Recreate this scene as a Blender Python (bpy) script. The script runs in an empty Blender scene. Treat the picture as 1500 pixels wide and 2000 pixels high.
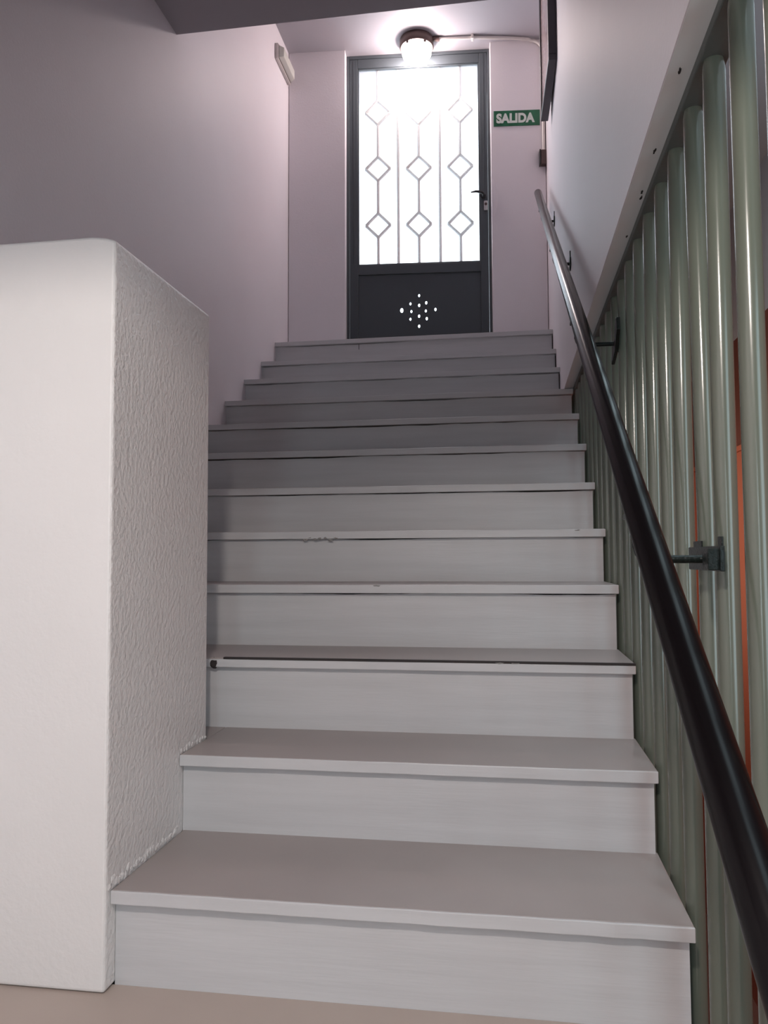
import bpy, bmesh, math, random
from mathutils import Vector, Matrix
random.seed(7)
sc = bpy.context.scene
C = sc.collection
sin, cos, pi = math.sin, math.cos, math.pi

# ------------------------------------------------------------ camera, view
YAW, PIT, ROL, FPX, CZ = 0.155712, 0.057188, 0.004285, 1561.643, 0.8124
cam = bpy.data.cameras.new('camera'); co = bpy.data.objects.new('camera', cam); C.objects.link(co)
cam.sensor_fit = 'VERTICAL'; cam.sensor_height = 36; cam.lens = FPX * 36 / 2000; cam.clip_start = 0.02
R0 = Vector((cos(YAW), sin(YAW), 0))
F0 = Vector((-sin(YAW) * cos(PIT), cos(YAW) * cos(PIT), sin(PIT)))
U0 = R0.cross(F0)
R1 = R0 * cos(ROL) - U0 * sin(ROL); U1 = U0 * cos(ROL) + R0 * sin(ROL)
m = Matrix((R1, U1, -F0)).transposed().to_4x4(); m.translation = (0, 0, CZ)
co.matrix_world = m
sc.camera = co
sc.view_settings.view_transform = 'Standard'; sc.view_settings.look = 'None'
sc.view_settings.exposure = 0.0; sc.view_settings.gamma = 1.0
sc.view_settings.use_curve_mapping = False

# ------------------------------------------------------------ light settings
SKY_STRENGTH = 4.6
SKY_COLOR = (0.80, 0.90, 1.0)
BULB_EMIT = 96.0
STAIR_LAMP = ((-0.14, -0.1, 1.70), 60.0, (1.0, 0.90, 0.83))
BACK_FILL = ((-0.10, -2.6, 0.8), 12.0, (0.75, 0.93, 1.0))
SIDE_TOP_FILL = ((0.98, 1.8, 3.25), 55.0, (0.74, 0.93, 1.0))
SIDE_COOL_FILL = ((1.5, -0.4, 1.0), 34.0, (0.66, 0.92, 1.0))
SIDE_LOW = ((0.75, 5.2, 0.9), 16.0, (1.0, 0.80, 0.62))

w = bpy.data.worlds.new('sky'); sc.world = w; w.use_nodes = True
bg = w.node_tree.nodes['Background']; bg.inputs[0].default_value = (*SKY_COLOR, 1); bg.inputs[1].default_value = SKY_STRENGTH

def light(name, typ, loc, power, col, size=0.1, sizey=None, rot=(0, 0, 0), **k):
    l = bpy.data.lights.new(name, typ); l.energy = power; l.color = col
    if typ == 'AREA':
        l.size = size
        if sizey: l.shape = 'RECTANGLE'; l.size_y = sizey
    else:
        l.shadow_soft_size = size
    o = bpy.data.objects.new(name, l); o.location = loc; o.rotation_euler = rot; C.objects.link(o)
    for a, b in k.items(): setattr(l, a, b)
    return o

light('stair_lamp_light', 'POINT', *STAIR_LAMP, size=0.05)
light('back_fill_light', 'AREA', *BACK_FILL, size=.35, sizey=1.2, rot=(pi / 2, 0, 0))  # unseen cool fill added behind the camera; no window is built there
light('side_room_top_fill', 'AREA', *SIDE_TOP_FILL, size=1.0, sizey=5.0)  # large unseen fill added overhead to cool the low wall and slab
light('side_room_cool_fill', 'AREA', *SIDE_COOL_FILL, size=1.7, sizey=1.8, rot=(0, pi / 2, -0.3))  # unseen cool fill added to reach behind the low wall; no window here
light('orange_wall_fill', 'AREA', *SIDE_LOW, size=1.6, sizey=3.5, rot=(0, -pi / 2, 0))  # unseen area light added to brighten the orange wall

# ------------------------------------------------------------ materials
def mat(name, col, rough=0.5, metal=0.0, bump=0.0, bscale=60, var=0.0, vscale=3, dist=0.002, spec=0.5, stretch=None, col2=None):
    m = bpy.data.materials.new(name); m.use_nodes = True
    nt = m.node_tree; b = nt.nodes['Principled BSDF']
    b.inputs['Base Color'].default_value = (*col, 1); b.inputs['Roughness'].default_value = rough
    b.inputs['Metallic'].default_value = metal; b.inputs['Specular IOR Level'].default_value = spec
    tc = nt.nodes.new('ShaderNodeTexCoord')
    src = tc.outputs['Object']
    if stretch:
        mp = nt.nodes.new('ShaderNodeMapping'); mp.inputs['Scale'].default_value = stretch
        nt.links.new(src, mp.inputs[0]); src = mp.outputs[0]
    if var or col2:
        n = nt.nodes.new('ShaderNodeTexNoise'); n.inputs['Scale'].default_value = vscale; n.inputs['Detail'].default_value = 5
        nt.links.new(src, n.inputs['Vector'])
        r = nt.nodes.new('ShaderNodeValToRGB'); r.color_ramp.elements[0].position = 0.3; r.color_ramp.elements[1].position = 0.7
        r.color_ramp.elements[0].color = (*[c * (1 - var) for c in col], 1)
        r.color_ramp.elements[1].color = (*(col2 or [min(1, c * (1 + var)) for c in col]), 1)
        nt.links.new(n.outputs['Fac'], r.inputs[0]); nt.links.new(r.outputs[0], b.inputs['Base Color'])
    if bump:
        n = nt.nodes.new('ShaderNodeTexNoise'); n.inputs['Scale'].default_value = bscale; n.inputs['Detail'].default_value = 4
        nt.links.new(src, n.inputs['Vector'])
        bp = nt.nodes.new('ShaderNodeBump'); bp.inputs['Strength'].default_value = bump; bp.inputs['Distance'].default_value = dist
        nt.links.new(n.outputs['Fac'], bp.inputs['Height']); nt.links.new(bp.outputs[0], b.inputs['Normal'])
    return m

def emis(name, col, s):
    m = bpy.data.materials.new(name); m.use_nodes = True; b = m.node_tree.nodes['Principled BSDF']
    b.inputs['Base Color'].default_value = (*col, 1)
    b.inputs['Emission Color'].default_value = (*col, 1); b.inputs['Emission Strength'].default_value = s
    return m

M_wall = mat('white_wall_paint', (0.745, 0.71, 0.745), 0.55, bump=0.25, bscale=90, var=0.02, vscale=2)
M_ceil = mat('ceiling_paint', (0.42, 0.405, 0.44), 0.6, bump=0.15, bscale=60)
M_slab = mat('slab_paint', (0.74, 0.77, 0.78), 0.5, bump=0.15, bscale=60)
M_block = mat('thick_glossy_wall_paint', (0.76, 0.745, 0.74), 0.38, bump=0.8, bscale=85, dist=0.004, var=0.02, vscale=3)
# the roller stipple shows on the stair-side face, the front is smoother
nt = M_block.node_tree
geo = nt.nodes.new('ShaderNodeNewGeometry'); sep = nt.nodes.new('ShaderNodeSeparateXYZ'); ma = nt.nodes.new('ShaderNodeMath')
ma.operation = 'MULTIPLY_ADD'; ma.inputs[1].default_value = 0.75; ma.inputs[2].default_value = 0.22
nt.links.new(geo.outputs['True Normal'], sep.inputs[0]); nt.links.new(sep.outputs[0], ma.inputs[0])
nt.links.new(ma.outputs[0], [n for n in nt.nodes if n.type == 'BUMP'][0].inputs['Strength'])
M_step = mat('grey_step_paint', (0.56, 0.56, 0.575), 0.38, bump=0.2, bscale=14, stretch=(1, 4, 14), var=0.05, vscale=2.5, dist=0.0015)
M_tread = mat('worn_tread_paint', (0.38, 0.335, 0.325), 0.36, bump=0.15, bscale=25, var=0.06, vscale=3, dist=0.001)
M_floor = mat('landing_paint', (0.485, 0.405, 0.36), 0.45, bump=0.15, bscale=25, var=0.05, vscale=3)
M_dark = mat('dark_gap', (0.03, 0.025, 0.025), 0.8)
M_chip = mat('chipped_mortar', (0.30, 0.29, 0.28), 0.9, bump=0.8, bscale=150)
M_door = mat('dark_grey_door_paint', (0.065, 0.078, 0.088), 0.33, bump=0.1, bscale=40)
M_black = mat('black_metal', (0.012, 0.012, 0.013), 0.35)
M_chrome = mat('satin_nickel', (0.55, 0.55, 0.55), 0.3, metal=1)
M_rail = mat('dark_rail_lacquer', (0.004, 0.003, 0.0035), 0.24, spec=0.16)
M_brkt = mat('dark_green_bracket_paint', (0.004, 0.008, 0.007), 0.34, spec=0.3, bump=0.6, bscale=200)
M_bar = mat('sage_green_bar_enamel', (0.118, 0.130, 0.104), 0.20, bump=0.14, bscale=30, stretch=(1, 1, .25), dist=0.002, spec=0.75)
M_strip = mat('grey_green_strip_paint', (0.085, 0.10, 0.095), 0.45, bump=0.3, bscale=80)
M_green = mat('sign_green', (0.012, 0.115, 0.055), 0.4, var=0.25, vscale=14)
M_letter = mat('sign_letter', (0.62, 0.68, 0.64), 0.5)
M_plastic = mat('white_plastic', (0.62, 0.58, 0.56), 0.35)
M_diff = mat('clear_diffuser', (0.60, 0.60, 0.55), 0.18)
M_brown = mat('dark_bronze_metal', (0.10, 0.065, 0.06), 0.4, metal=0.3)
M_bulb = emis('lit_glass', (1.0, 0.83, 0.80), BULB_EMIT)
M_frame = mat('picture_frame_lacquer', (0.05, 0.045, 0.055), 0.4)
M_pict = mat('picture_print', (0.55, 0.42, 0.42), 0.15, var=0.2, vscale=5)
M_grille = mat('white_grille_paint', (0.6, 0.62, 0.62), 0.5)
M_orange = mat('orange_wall_paint', (0.50, 0.15, 0.09), 0.45, bump=0.1, bscale=30)
M_maroon = mat('brown_red_wall_shade', (0.16, 0.055, 0.04), 0.5)  # dark red puts the shade above the dado into the colour
M_greyw = mat('grey_wall_paint', (0.40, 0.40, 0.42), 0.6)
M_sidefl = mat('side_room_floor_tile', (0.28, 0.12, 0.09), 0.5)

# frosted pane: lets the sky and the grille show, scatters a share of the daylight
M_glass = bpy.data.materials.new('frosted_glass'); M_glass.use_nodes = True
nt = M_glass.node_tree; nt.nodes.clear()
out = nt.nodes.new('ShaderNodeOutputMaterial'); mx = nt.nodes.new('ShaderNodeMixShader'); mx2 = nt.nodes.new('ShaderNodeMixShader')
tr = nt.nodes.new('ShaderNodeBsdfTransparent'); tl = nt.nodes.new('ShaderNodeBsdfTranslucent'); gl = nt.nodes.new('ShaderNodeBsdfGlossy')
tl.inputs[0].default_value = (0.85, 0.9, 0.92, 1); gl.inputs['Roughness'].default_value = 0.25
mx.inputs[0].default_value = 0.15; mx2.inputs[0].default_value = 0.05
nt.links.new(tr.outputs[0], mx.inputs[1]); nt.links.new(tl.outputs[0], mx.inputs[2])
nt.links.new(mx.outputs[0], mx2.inputs[1]); nt.links.new(gl.outputs[0], mx2.inputs[2]); nt.links.new(mx2.outputs[0], out.inputs[0])

# ------------------------------------------------------------ mesh helpers
def box(bm, a, b):
    (x0, y0, z0), (x1, y1, z1) = a, b
    v = [bm.verts.new(p) for p in ((x0, y0, z0), (x1, y0, z0), (x1, y1, z0), (x0, y1, z0), (x0, y0, z1), (x1, y0, z1), (x1, y1, z1), (x0, y1, z1))]
    for f in ((3, 2, 1, 0), (4, 5, 6, 7), (0, 1, 5, 4), (1, 2, 6, 5), (2, 3, 7, 6), (3, 0, 4, 7)): bm.faces.new([v[i] for i in f])
    return v

def prism(bm, pts, axis, a, b):
    """closed polygon pts (2-D) pushed along axis from a to b"""
    def P(p, t):
        return {0: (t, p[0], p[1]), 1: (p[0], t, p[1]), 2: (p[0], p[1], t)}[axis]
    A = [bm.verts.new(P(p, a)) for p in pts]; B = [bm.verts.new(P(p, b)) for p in pts]
    n = len(pts)
    bm.faces.new(A); bm.faces.new(B[::-1])
    for i in range(n): bm.faces.new((A[i], B[i], B[(i + 1) % n], A[(i + 1) % n]))

def tube(bm, pts, r, seg=16, caps=True):
    pts = [Vector(p) for p in pts]; rings = []
    t0 = (pts[1] - pts[0]).normalized()
    up = Vector((0, 0, 1)) if abs(t0.z) < 0.9 else Vector((1, 0, 0))
    n = t0.cross(up).normalized()
    for i, p in enumerate(pts):
        if i == 0: t = t0
        elif i == len(pts) - 1: t = (pts[i] - pts[i - 1]).normalized()
        else: t = ((pts[i] - pts[i - 1]).normalized() + (pts[i + 1] - pts[i]).normalized()).normalized()
        n = (n - t * n.dot(t)).normalized(); b = t.cross(n)
        rr = r[i] if isinstance(r, (list, tuple)) else r
        rings.append([bm.verts.new(p + (n * cos(2 * pi * k / seg) + b * sin(2 * pi * k / seg)) * rr) for k in range(seg)])
    for i in range(len(rings) - 1):
        for k in range(seg):
            bm.faces.new((rings[i][k], rings[i][(k + 1) % seg], rings[i + 1][(k + 1) % seg], rings[i + 1][k]))
    if caps: bm.faces.new(rings[0][::-1]); bm.faces.new(rings[-1])

def lathe(bm, prof, centre, seg=48):
    cx, cy, cz = centre; rings = []
    for r, z in prof:
        if r < 1e-5: rings.append([bm.verts.new((cx, cy, cz + z))])
        else: rings.append([bm.verts.new((cx + r * cos(2 * pi * k / seg), cy + r * sin(2 * pi * k / seg), cz + z)) for k in range(seg)])
    for a, b in zip(rings, rings[1:]):
        for k in range(seg):
            k2 = (k + 1) % seg
            if len(a) == 1 and len(b) > 1: bm.faces.new((a[0], b[k], b[k2]))
            elif len(b) == 1 and len(a) > 1: bm.faces.new((a[k], b[0], a[k2]))
            elif len(a) > 1: bm.faces.new((a[k], b[k], b[k2], a[k2]))

def obj(name, bm, m, parent=None, bevel=0.0, smooth=False, seg=2, xf=None):
    if xf is not None: bmesh.ops.transform(bm, matrix=xf, verts=bm.verts)
    bmesh.ops.recalc_face_normals(bm, faces=bm.faces)
    me = bpy.data.meshes.new(name); bm.to_mesh(me); bm.free()
    me.materials.append(m)
    o = bpy.data.objects.new(name, me); C.objects.link(o)
    if smooth:
        for p in me.polygons: p.use_smooth = True
        try: me.set_sharp_from_angle(angle=math.radians(40))
        except Exception: pass
    if bevel:
        b = o.modifiers.new('bevel', 'BEVEL'); b.width = bevel; b.segments = seg; b.limit_method = 'ANGLE'; b.angle_limit = math.radians(40)
    if parent is not None:
        o.parent = parent; o.matrix_parent_inverse = parent.matrix_basis.inverted()
    return o

def tag(o, label, cat, group=None, kind=None):
    if label: o['label'] = label
    if cat: o['category'] = cat
    if group: o['group'] = group
    if kind: o['kind'] = kind
    return o

def thing(name, loc, label, cat, kind=None, group=None):
    o = bpy.data.objects.new(name, None); o.location = loc; C.objects.link(o); o.empty_display_size = 0.1
    return tag(o, label, cat, group, kind)

def bxo(name, a, b, m, parent=None, bevel=0.0, xf=None):
    bm = bmesh.new(); box(bm, a, b); return obj(name, bm, m, parent, bevel, xf=xf)

# ------------------------------------------------------------ dimensions
XL, XW, XR, XB = -1.434, 0.269, 0.3095, -0.777
SLABZ, CEIL_LOW, CEIL = 1.622, 3.139, 4.22
YBEAM = 3.246
S = {1: (1.4934, .1693), 2: (1.819, .351), 3: (2.1053, .543), 4: (2.3961, .7316), 5: (2.6931, .9045), 6: (2.991, 1.0844), 7: (3.286, 1.2677),
     8: (3.5853, 1.4451), 9: (3.8866, 1.6189), 10: (4.1832, 1.7958), 11: (4.4857, 1.9697), 12: (4.763, 2.1589)}
AE = math.atan(0.075)   # the end wall stands a little askew: u runs along it, n outward, z up
EX = Matrix.Translation((XL, 5.06, 0)) @ Matrix.Rotation(AE, 4, 'Z')

# ------------------------------------------------------------ the setting
def struct(name, boxes, m, label, cat, bevel=0.0, xf=None):
    bm = bmesh.new()
    for a, b in boxes: box(bm, a, b)
    return tag(obj(name, bm, m, bevel=bevel, xf=xf), label, cat, kind='structure')

struct('wall_left', [((XL - .2, -2.8, -2.3), (XL, 5.35, 4.5))], M_wall, 'long white wall on the left of the stairs', 'wall')
struct('wall_end', [((.003, 0, 2.16), (.385, .3, 4.5)), ((1.350, 0, 2.16), (1.705, .3, 4.5))], M_wall, 'white end wall on both sides of the grey door', 'wall', bevel=.004, xf=EX)
struct('wall_right', [((XW, -2.8, SLABZ), (.36, 5.45, 4.5))], M_wall, 'white wall on the right above the green tubes', 'wall')
bm = bmesh.new(); box(bm, (XW + .002, -2.8, SLABZ - .001), (.3595, 4.18, SLABZ + .05))
tag(obj('trim_1', bm, M_slab), 'pale grey underside of the right wall above the tubes', 'slab edge', kind='structure')
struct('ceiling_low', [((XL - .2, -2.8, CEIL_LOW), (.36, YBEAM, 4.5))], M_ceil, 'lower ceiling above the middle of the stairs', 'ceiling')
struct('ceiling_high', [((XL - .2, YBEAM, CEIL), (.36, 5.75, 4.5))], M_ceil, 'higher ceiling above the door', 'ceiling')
struct('lamp_cutoff_beam', [((XL, .45, 1.598), (XW, .50, CEIL_LOW))], M_ceil, 'unseen beam added above the landing to cut off the stair lamp', 'beam')  # out of view, added to keep the lamp off the upper steps
struct('wall_back', [((XL - .2, -3.0, -2.3), (1.8, -2.8, 4.5))], M_wall, 'wall behind the landing', 'wall')
struct('floor', [((XL - .2, -2.8, -2.3), (.30, 1.515, -.02))], M_floor, 'painted landing floor at the foot of the stairs', 'floor')
# room beyond the tubes
def sidewall():
    struct('wall_side_lower', [((1.6, -2.8, -2.3), (1.8, 7.6, 1.545))], M_orange, 'orange wall seen through the gaps between tubes', 'wall')
    struct('trim_2', [((1.585, -2.8, 1.548), (1.8, 7.6, 1.585))], M_orange, 'orange dado rail seen between the tubes', 'trim', bevel=.004)
    struct('wall_side_middle', [((1.602, -2.8, 1.588), (1.8, 7.6, 2.35))], M_maroon, 'wall band above the orange dado, its shade put into brown red', 'wall')
    struct('wall_side_upper', [((1.6, -2.8, 2.35), (1.8, 7.6, 4.5))], M_greyw, 'grey upper wall seen through the tubes', 'wall')
sidewall()
struct('ceiling_side', [((.36, -2.8, 3.3), (1.6, 7.6, 3.4))], M_greyw, 'grey ceiling beyond the tubes', 'ceiling')
struct('wall_far', [((.2, 7.6, -2.3), (1.8, 7.8, 4.5)), ((.2, 5.45, -2.3), (.36, 7.6, 4.5))], M_orange, 'far orange wall beyond the tubes', 'wall')
struct('floor_side', [((.30, -2.8, -2.4), (1.6, 7.6, -2.2))], M_sidefl, 'reddish floor below the tubes', 'floor')

# ------------------------------------------------------------ staircase
st = thing('staircase', (0, 1.5, -.02), 'grey painted masonry staircase of twelve steps climbing to the glazed door', 'staircase')
body = [(1.512, -2.3), (1.53, -.02)]
for k in range(1, 13):
    y, z = S[k]
    body += [(y + .034, z - .032)] if k == 1 else [(y + .034, S[k - 1][1] - .032), (y + .034, z - .032)]
body += [(5.44, S[12][1] - .032), (5.44, -2.3)]
b2 = body[:1] + body[2:]
bm = bmesh.new(); prism(bm, b2, 0, XB + .001, XW - .002); prism(bm, [(1.992, -2.3), (1.992, S[2][1] - .032)] + b2[4:], 0, XL + .001, XB + .001)
obj('stair_body', bm, M_dark, st)
sb = [p for p in body[:1] + body[2:]]
bm = bmesh.new()
cut = []
for k in range(1, 10):
    y, z = S[k]; cut += [(y + .034, (S[k - 1][1] - .032) if k > 1 else -2.3), (y + .034, z - .032)]
cut += [(S[10][0] + .034, S[9][1] - .032), (S[10][0] + .034, -2.3)]
prism(bm, cut, 0, XW - .001, XR - .012)
obj('stair_flank', bm, M_strip, st)

def left_x(k): return XB + .001 if k <= 2 else XL
def right_x(k): return XR if k <= 9 else XW
TH = .026
for k in range(1, 13):
    y, z = S[k]
    yb = S[k + 1][0] + .035 if k < 12 else 5.04
    xl, xr = left_x(k), right_x(k)
    # tread slab with a slightly uneven nosing
    n = 24; pts = []
    for i in range(n + 1):
        x = xl + (xr - xl) * i / n
        pts.append((x, y + random.uniform(-.0012, .0012)))
    bm = bmesh.new()
    prism(bm, pts + [(xr, yb), (xl, yb)], 2, z - TH, z)
    if k == 2: box(bm, (XL, 1.992, z - TH), (XB + .001, yb, z))
    t = obj('tread', bm, M_tread if k < 9 else M_step, st, bevel=.0035)  # top treads made paler to bounce more light onto the end wall
    # painted front strip of the nosing, paler than the worn top
    bm = bmesh.new(); top = z - (.0045 if k == 3 else .0008)
    prism(bm, [(p[0], p[1] - .0018) for p in pts] + [(xr, y + .004), (xl, y + .004)], 2, z - TH - .0005, top)
    e = obj('nosing', bm, M_step, t, bevel=.0018); e['label'] = 'pale painted front edge of the tread'
    if k == 3:
        bm = bmesh.new(); box(bm, (XB + .002, y - .0025, z - .0045), (xr, y + .01, z + .0008))
        e = obj('open_joint', bm, M_dark, t); e['label'] = 'dark open joint along the front edge'
    # riser with an uneven top so the joint under the nosing varies
    z0 = S[k - 1][1] if k > 1 else -.02
    n = 60; gap = .002; poly = [(xl, z0 - .002), (xr - .006, z0 - .002)]
    tops = []
    for i in range(n + 1):
        x = (xr - .006) + (xl - xr + .006) * i / n
        gap += random.uniform(-.0013, .0013); gap = min(max(gap, .0), .005) if k > 3 else 0
        tops.append((x, z - TH - gap))
    bm = bmesh.new(); prism(bm, poly + tops, 1, y + .022, y + .034)
    obj('riser', bm, M_step, st)

def blob(bm, c, rx, ry, rz, jag=.35):
    r = bmesh.ops.create_icosphere(bm, subdivisions=2, radius=1)
    for v in r['verts']:
        j = 1 + random.uniform(-jag, jag)
        v.co = Vector((c[0] + v.co.x * rx * j, c[1] + v.co.y * ry * j, c[2] + v.co.z * rz * j))
bm = bmesh.new()
for i in range(7):
    blob(bm, (-.70 + i * .018, S[5][0] + .001, S[5][1] - .022 - random.uniform(0, .01)), .008, .004, .004)
e = obj('chipped_edge', bm, M_chip, st); e['label'] = 'crumbling patch under the fifth nosing'
bm = bmesh.new()
blob(bm, (-.803, S[3][0] + .001, S[3][1] - .016), .013, .006, .014, .3)
e = obj('edge_hole', bm, M_dark, st); e['label'] = 'dark hole where the third nosing meets the low wall'
for x, kk in ((-.03, 3), (.01, 3), (.22, 5), (-.4, 4)):
    bm = bmesh.new(); blob(bm, (x, S[kk][0] - .001, S[kk][1] - .004), .012, .003, .002, .5)
    obj('paint_chip', bm, M_chip, st)
bm = bmesh.new(); box(bm, (-.905, S[12][0] + .0205, 2.095), (-.9015, S[12][0] + .03, 2.128))
obj('riser_crack', bm, M_dark, st)

# ------------------------------------------------------------ low wall on the left of the first steps
bm = bmesh.new()
prism(bm, [(XL + .002, -.018), (XB, -.018), (XB, 1.455), (-.80, 1.462), (-.83, 1.4655), (XL + .002, 1.462)], 1, 1.475, 1.990)
bmesh.ops.recalc_face_normals(bm, faces=bm.faces)
me_block = obj('parapet', bm, M_block, bevel=.007, seg=3)
tag(me_block, 'thick white rough-painted low wall standing left of the first two steps', 'low wall')
bm = bmesh.new()
for i in range(26):
    t = i / 25; y = 1.49 + t * .32
    blob(bm, (XB + .0005, y, S[1][1] + .004 + abs(random.gauss(0, .006))), .002, .008, .004 + random.random() * .006, .3)
o = obj('plaster_lump', bm, M_block, me_block, smooth=True)
bm = bmesh.new()
for i in range(10):
    y = 1.83 + i / 9 * .15
    blob(bm, (XB + .0005, y, S[2][1] + .004 + abs(random.gauss(0, .005))), .0018, .007, .004 + random.random() * .005, .3)
o = obj('plaster_lump', bm, M_block, me_block, smooth=True)

# ------------------------------------------------------------ door in the end wall
dr = thing('door_1', EX @ Vector((.867, .07, 2.16)), 'dark grey metal door with frosted glass and diamond grille at the stair head', 'door', kind='structure')
def dpart(name, boxes, m, bevel=.002, label=None, parent=dr):
    bm = bmesh.new()
    for a, b in boxes: box(bm, a, b)
    o = obj(name, bm, m, parent, bevel, xf=EX)
    if label: o['label'] = label
    return o
N = .07
dpart('door_frame', [((.3855, N - .004, 2.16), (.404, N + .06, 4.219)), ((1.333, N - .004, 2.16), (1.3495, N + .06, 4.219)), ((.404, N - .004, 4.198), (1.333, N + .06, 4.219))], M_door)
leaf = dpart('door_leaf', [((.406, N, 2.17), (.461, N + .045, 4.196)), ((1.279, N, 2.17), (1.331, N + .045, 4.196)),
                           ((.461, N, 4.132), (1.279, N + .045, 4.196)), ((.461, N, 2.703), (1.279, N + .045, 2.769)), ((.461, N, 2.17), (1.279, N + .045, 2.255))], M_door, .003)
dpart('threshold', [((.386, -.02, 2.128), (1.349, N + .06, 2.168))], M_door)
dpart('glazing_bead', [((.461, N + .006, 2.769), (.469, N + .03, 4.132)), ((1.271, N + .006, 2.769), (1.279, N + .03, 4.132)),
                       ((.469, N + .006, 4.124), (1.271, N + .03, 4.132)), ((.469, N + .006, 2.769), (1.271, N + .03, 2.777))], M_door, .0015)
dpart('stile_groove', [((.432, N - .003, 2.77), (.436, N + .001, 4.19)), ((1.304, N - .003, 3.26), (1.308, N + .001, 4.19))], M_door, .001)
# kick panel, with its cross of vent holes cut through
bm = bmesh.new(); box(bm, (.461, N + .014, 2.255), (1.279, N + .018, 2.703))
kick = obj('kick_panel', bm, M_door, dr, xf=EX)
bm = bmesh.new()
for u, z, r in ((.868, 2.555, .008), (.752, 2.458, .013), (.976, 2.458, .009), (.810, 2.501, .008), (.915, 2.505, .009), (.868, 2.489, .009), (.816, 2.449, .008),
                (.912, 2.450, .008), (.867, 2.416, .009), (.809, 2.397, .008), (.918, 2.398, .009), (.867, 2.348, .009)):
    A = [bm.verts.new((u + r * .8 * cos(2 * pi * k / 12), N - .02, z + r * 1.25 * sin(2 * pi * k / 12))) for k in range(12)]
    B = [bm.verts.new((v.co.x, N + .05, v.co.z)) for v in A]
    bm.faces.new(A); bm.faces.new(B[::-1])
    for k in range(12): bm.faces.new((A[k], B[k], B[(k + 1) % 12], A[(k + 1) % 12]))
cutter = obj('cutter', bm, M_dark, xf=EX)
bo = kick.modifiers.new('holes', 'BOOLEAN'); bo.object = cutter; bo.operation = 'DIFFERENCE'; bo.solver = 'EXACT'
dg = bpy.context.evaluated_depsgraph_get(); dg.update()
me = bpy.data.meshes.new_from_object(kick.evaluated_get(dg)); kick.modifiers.clear(); kick.data = me
bpy.data.objects.remove(cutter)
kick['label'] = 'solid lower panel pierced by twelve small round holes'
pane = dpart('frosted_pane', [((.465, N + .018, 2.772), (1.275, N + .022, 4.128))], M_glass, 0, 'ribbed frosted glass lit by daylight')
# grille of plain rods and rods broken by diamonds, outside the pane
bm = bmesh.new(); gy = N + .036
def rod(u0, z0, u1, z1, w=.0105): tube(bm, [(u0, gy, z0), (u1, gy, z1)], w, 8)
for u in (.731, 1.012): rod(u, 2.765, u, 4.135)
for u, zs in ((.595, (3.835, 3.444, 3.052)), (.870, (3.824, 3.437, 3.049)), (1.148, (3.824, 3.436, 3.045))):
    h = .083; last = 4.135
    for z in zs:
        rod(u, last, u, z + h); last = z - h
        for a, b in (((-h, 0), (0, h)), ((0, h), (h, 0)), ((h, 0), (0, -h)), ((0, -h), (-h, 0))):
            rod(u + a[0], z + a[1], u + b[0], z + b[1], .0115)
    rod(u, last, u, 2.765)
g = obj('grille', bm, M_grille, dr, smooth=True, xf=EX); g['label'] = 'pale metal grille with nine diamonds behind the glass'
# lever handle and lock
bm = bmesh.new()
tube(bm, [(1.298, N + .001, 3.205), (1.298, N - .012, 3.205)], .019, 16)
tube(bm, [(1.298, N - .01, 3.205), (1.298, N - .045, 3.208), (1.285, N - .055, 3.212), (1.25, N - .056, 3.218), (1.215, N - .054, 3.214)], [.009, .009, .010, .008, .004], 10)
obj('lever_handle', bm, M_black, dr, smooth=True, xf=EX)
lk = dpart('lock_cylinder', [((1.302, N - .012, 3.108), (1.328, N + .001, 3.176))], M_chrome, .006, 'nickel oval lock plate')
bm = bmesh.new(); tube(bm, [(1.315, N - .012, 3.15), (1.315, N - .016, 3.15)], .009, 14); box(bm, (1.3135, N - .0175, 3.143), (1.3165, N - .0155, 3.157))
obj('keyhole', bm, M_brown, lk, xf=EX)

# plaster patch bulging beside the lock
bm = bmesh.new(); rows = []
for i in range(13):
    t = i / 12; z = 3.02 + t * .30; wd = .040 * sin(pi * min(1, max(0, t)) ** .85) + .001; rr = []
    for j in range(7):
        s = j / 6; rr.append(bm.verts.new((1.3505 + wd * s, -.0005 - .016 * sin(pi * min(1, s * .5 + .5)) * sin(pi * t) * (1 if s < .95 else 0), z)))
    rows.append(rr)
for a, b in zip(rows, rows[1:]):
    for j in range(6): bm.faces.new((a[j], a[j + 1], b[j + 1], b[j]))
r = bmesh.ops.extrude_face_region(bm, geom=bm.faces[:])
bmesh.ops.translate(bm, vec=(0, .01, 0), verts=[v for v in r['geom'] if isinstance(v, bmesh.types.BMVert)])
tag(obj('plaster_patch', bm, M_wall, bpy.data.objects['wall_end'], smooth=True, xf=EX), 'bulging plaster repair beside the door lock', None)

# ------------------------------------------------------------ ceiling lamp and its conduit
LC = Vector((-.563, 5.060, CEIL))
lp = thing('ceiling_lamp', LC, 'round bronze bulkhead lamp glowing on the ceiling above the door', 'lamp')
bm = bmesh.new(); lathe(bm, [(0, 0), (.108, 0), (.112, -.008), (.112, -.052), (.106, -.060), (.096, -.060), (0, -.056)], LC)
obj('lamp_base', bm, M_brown, lp, smooth=True)
bm = bmesh.new(); lathe(bm, [(.094, -.055), (.097, -.075), (.094, -.100), (.083, -.124), (.062, -.143), (.034, -.154), (0, -.158)], LC)
o = obj('glass_dome', bm, M_bulb, lp, smooth=True); o['label'] = 'lit glass dome'
for a in (-2.1, -.9):
    bm = bmesh.new(); box(bm, (LC.x + .1 * cos(a) - .008, LC.y + .1 * sin(a) - .008, LC.z - .075), (LC.x + .1 * cos(a) + .008, LC.y + .1 * sin(a) + .008, LC.z - .05))
    obj('clip', bm, M_brown, lp, bevel=.002)

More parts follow.
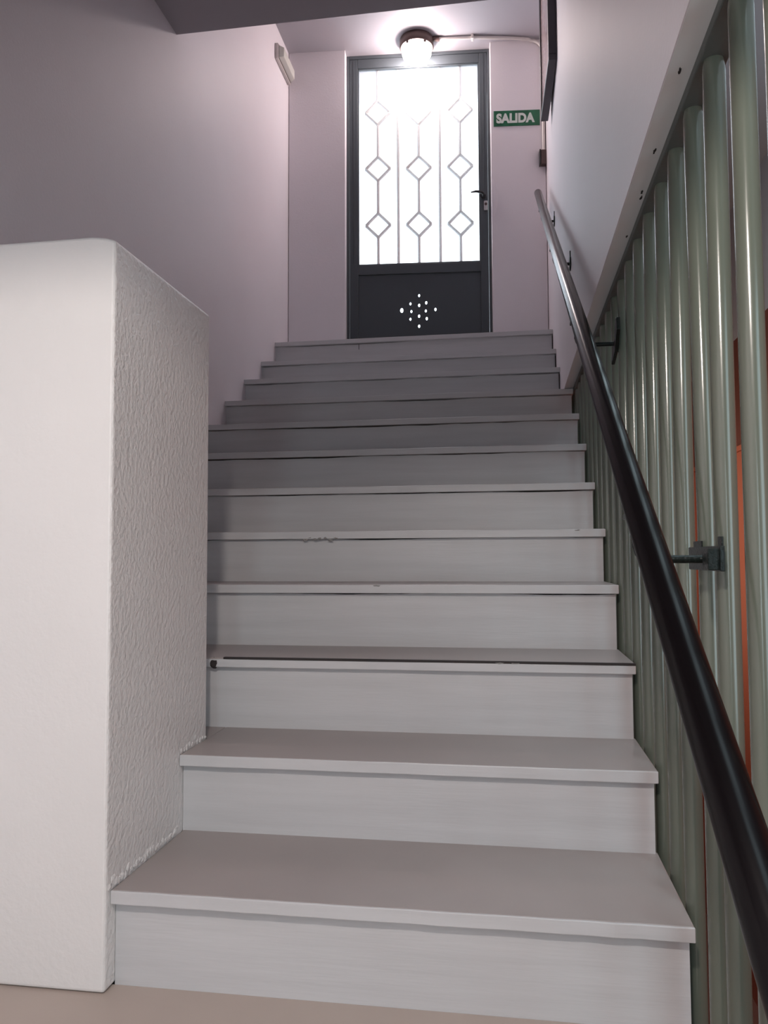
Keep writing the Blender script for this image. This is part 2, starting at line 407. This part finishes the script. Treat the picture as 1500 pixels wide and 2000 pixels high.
def wallpt(u, n, z): return tuple(EX @ Vector((u, n, z)))
cd = thing('cable_conduit', wallpt(1.30, -.01, 4.205), 'pale cable conduit running from the lamp to the corner and down', 'conduit')
pts = [(LC.x + .115, LC.y - .01, 4.207), (-.188, 5.075, 4.207)]
pts += [wallpt(1.50, -.05, 4.207), wallpt(1.60, -.03, 4.206)]
for i in range(7):
    a = i / 6 * pi / 2; pts.append(wallpt(1.615 + .077 * sin(a), -.016, 4.206 - .077 * (1 - cos(a))))
pts += [wallpt(1.692, -.011, 3.8), wallpt(1.692, -.011, 3.455)]
bm = bmesh.new(); tube(bm, pts, .0105, 12); obj('tube', bm, M_plastic, cd, smooth=True)
bm = bmesh.new(); tube(bm, [(LC.x + .108, LC.y - .012, 4.206), (LC.x + .150, LC.y - .010, 4.206)], .016, 12)
o = obj('gland', bm, M_brown, cd, smooth=True); o['label'] = 'dark cable gland beside the lamp'
bm = bmesh.new(); box(bm, (-.205, 5.055, 4.192), (-.190, 5.095, 4.2195)); obj('clip', bm, M_plastic, cd, bevel=.002)

sw = thing('switch_box', wallpt(1.684, 0, 3.40), 'small brown surface switch box at the end of the conduit', 'switch')
bm = bmesh.new(); box(bm, (1.668, -.045, 3.357), (1.706, -.0005, 3.452)); obj('housing', bm, M_brown, sw, bevel=.003, xf=EX)
bm = bmesh.new(); box(bm, (1.660, -.048, 3.355), (1.6675, -.003, 3.454)); o = obj('cover', bm, M_black, sw, bevel=.002, xf=EX); o['label'] = 'black edge of the box'

# ------------------------------------------------------------ SALIDA sign
sg = thing('exit_sign', wallpt(1.52, -.002, 3.69), 'green sign reading SALIDA in white letters, right of the door', 'sign')
SR = Matrix.Translation((1.52, -.003, 3.692)) @ Matrix.Rotation(0.012, 4, 'Y')
bm = bmesh.new(); box(bm, (-.150, -.0015, -.052), (.150, .0025, .052)); obj('sign_plate', bm, M_green, sg, bevel=.0006, xf=EX @ SR)
cu = bpy.data.curves.new('t', 'FONT'); cu.body = 'SALIDA'; cu.size = .083; cu.extrude = .0006; cu.offset = .0042; cu.align_x = 'CENTER'; cu.align_y = 'CENTER'; cu.space_character = 1.03
to = bpy.data.objects.new('t', cu); C.objects.link(to)
dg = bpy.context.evaluated_depsgraph_get(); dg.update()
tm = bpy.data.meshes.new_from_object(to.evaluated_get(dg)); bpy.data.objects.remove(to)
xs = [v.co.x for v in tm.vertices]; ys = [v.co.y for v in tm.vertices]
sx = .250 / (max(xs) - min(xs)); sy = .067 / (max(ys) - min(ys)); mxx = (max(xs) + min(xs)) / 2; myy = (max(ys) + min(ys)) / 2
for v in tm.vertices: v.co = (EX @ SR) @ Vector(((v.co.x - mxx) * sx - .008, -.0022 - v.co.z * .6, (v.co.y - myy) * sy))
tm.materials.clear(); tm.materials.append(M_letter)
lo = bpy.data.objects.new('lettering', tm); C.objects.link(lo); lo.parent = sg; lo.matrix_parent_inverse = sg.matrix_basis.inverted()
lo['label'] = 'white letters SALIDA'

# ------------------------------------------------------------ emergency light on the left wall
el = thing('emergency_light', (XL, 4.885, 4.04), 'slim white emergency light high on the left wall near the door', 'light')
bm = bmesh.new(); box(bm, (XL, 4.74, 3.985), (XL + .022, 5.04, 4.085)); obj('housing', bm, M_plastic, el, bevel=.004)
bm = bmesh.new()
a = [(XL + .0225, 4.75, 3.993), (XL + .0225, 5.03, 3.993), (XL + .0225, 5.03, 4.077), (XL + .0225, 4.75, 4.077)]
b = [(XL + .055, 4.765, 4.005), (XL + .055, 5.015, 4.005), (XL + .055, 5.015, 4.065), (XL + .055, 4.765, 4.065)]
A = [bm.verts.new(p) for p in a]; B = [bm.verts.new(p) for p in b]; bm.faces.new(A); bm.faces.new(B[::-1])
for i in range(4): bm.faces.new((A[i], B[i], B[(i + 1) % 4], A[(i + 1) % 4]))
obj('diffuser', bm, M_diff, el, bevel=.004)
bm = bmesh.new(); box(bm, (XL + .0215, 4.747, 3.990), (XL + .0235, 5.033, 4.080)); o = obj('seam', bm, M_brown, el); o['label'] = 'dark seam around the diffuser'

# ------------------------------------------------------------ picture on the right wall
fx = Matrix.Translation((XW, 4.0, 3.33)) @ Matrix.Rotation(math.radians(1.6), 4, 'Z')
pf = thing('picture_frame', (XW, 4.28, 3.33), 'dark framed picture hung high on the right wall by the exit sign', 'picture')
L, H, T, BW = .585, .80, .043, .030
bm = bmesh.new()
for a, b in (((-T, 0, 0), (-.001, L, BW)), ((-T, 0, H - BW), (-.001, L, H)), ((-T, 0, BW), (-.001, BW, H - BW)), ((-T, L - BW, BW), (-.001, L, H - BW))): box(bm, a, b)
obj('frame', bm, M_frame, pf, xf=fx, bevel=.003)
bm = bmesh.new(); box(bm, (-T + .008, BW, BW), (-T + .012, L - BW, H - BW)); o = obj('print', bm, M_pict, pf, xf=fx); o['label'] = 'pale pinkish print behind glass'

# ------------------------------------------------------------ green tube screen along the right side
ts = thing('tube_screen', (.331, 2.4, -.9), 'screen of close-set sage green steel tubes along the right side of the stairs', 'railing')
bm = bmesh.new(); box(bm, (XR, -.4, 1.602), (.354, 4.17, SLABZ - .0012)); o = obj('top_strip', bm, M_strip, ts, bevel=.002); o['label'] = 'dark flat strip under the wall'
bm = bmesh.new(); box(bm, (.309, -.4, -.93), (.354, 4.17, -.90)); obj('bottom_strip', bm, M_strip, ts, bevel=.002)
ys = [(.70, .70), (.85, .85), (.998, .995), (1.149, 1.143), (1.300, 1.303), (1.4437, 1.418), (1.588, 1.590), (1.733, 1.733), (1.883, 1.883), (2.034, 2.034), (2.182, 2.182)]
y = 2.182
while y < 4.05: y += .1495; ys.append((y, y + random.uniform(-.004, .004)))
BR = .0175
for i, (yt, ym) in enumerate(ys):
    dy = (ym - yt) / .72        # lean per metre below the strip
    zb = -.90
    ylow = yt + dy * .72
    pts = [(.331, yt, 1.6018), (.331, yt, 1.585), (.331 + random.uniform(-.001, .001), ylow, .88), (.331, ylow, .2), (.331, ylow, zb)]
    bm = bmesh.new(); tube(bm, pts, [BR * .9, BR, BR, BR, BR], 28); obj('bar', bm, M_bar, ts, smooth=True)

# ------------------------------------------------------------ handrail
def railz(y): return .9817 + (y - 1.4555) * .602
hr = thing('handrail', (.2, 1.4555, railz(1.4555)), 'dark round metal handrail climbing the right side of the stairs', 'handrail')
bm = bmesh.new()
y1, y2 = .12, 4.895; d = Vector((0, 1, .602)).normalized(); r = .0225
P1 = Vector((.2, y1, railz(y1))); P2 = Vector((.2, y2, railz(y2)))
pts = [P1 - d * .008, P1 - d * .003, P1, P2, P2 + d * .006, P2 + d * .010]
tube(bm, pts, [r * .7, r * .93, r, r, r * .9, r * .6], 40)
obj('rail', bm, M_rail, hr, smooth=True)
for i, (yb, xp, pl) in enumerate(((1.33, .3125, 'b'), (2.36, .3125, 'b'), (3.385, XW, 'w'), (4.42, XW, 'w'))):
    z = railz(yb); zr = z - .098
    bm = bmesh.new()
    arc = [(.2, yb, z - r * .8), (.2, yb, zr + .022), (.2035, yb, zr + .010), (.212, yb, zr + .002), (.225, yb, zr), (xp - .004, yb, zr)]
    tube(bm, arc, .0065, 12)
    b = obj('bracket', bm, M_brkt, hr, smooth=True)
    bm = bmesh.new(); box(bm, (.183, yb - .02, z - .034), (.217, yb + .02, z - .024)); obj('saddle', bm, M_brkt, b, bevel=.002)
    bm = bmesh.new()
    if i == 0:
        box(bm, (xp - .006, 1.245, zr - .018), (xp + .001, 1.455, zr + .020)); box(bm, (xp - .022, 1.25, zr - .016), (xp - .005, 1.285, zr + .016))
        box(bm, (xp - .002, 1.25, zr + .018), (xp + .001, 1.275, zr + .034)); box(bm, (xp - .001, 1.38, zr + .018), (xp + .001, 1.44, zr + .03))
    elif i == 1:
        prism(bm, [(yb - .08, zr + .055), (yb - .055, zr + .06), (yb - .02, zr + .01), (yb + .05, zr - .035), (yb + .05, zr - .05), (yb - .03, zr - .03), (yb - .08, zr + .02)], 0, xp - .009, xp + .001)
    else:
        tube(bm, [(xp + .001, yb, zr), (xp - .006, yb, zr)], .03, 20)
        box(bm, (xp - .004, yb - .006, zr + .02), (xp, yb + .006, zr + .055))
    obj('mounting_plate', bm, M_brkt, b, bevel=.0015)

# small blob-like scuffs in the paint below the right wall
bm = bmesh.new()
for yy, xx in ((1.80, .300), (1.83, .303), (1.62, .296), (1.35, .290), (2.05, .302)):
    blob(bm, (xx, yy, SLABZ - .0012), .0022, .009, .0006, .6)
o = obj('paint_scuff', bm, M_dark, bpy.data.objects['trim_1']); o['label'] = 'dark scuff marks in the paint'

# bare bulb holder behind the added beam beside the camera that lights the first steps
hl = thing('pendant_lamp', (-.14, -.1, CEIL_LOW), 'pendant bulb hanging over the landing', 'lamp')
bm = bmesh.new(); tube(bm, [(-.14, -.1, CEIL_LOW), (-.14, -.1, 1.82)], .004, 8); obj('cord', bm, M_black, hl)
bm = bmesh.new(); tube(bm, [(-.14, -.1, 1.83), (-.14, -.1, 1.78)], .018, 12); obj('socket', bm, M_black, hl)
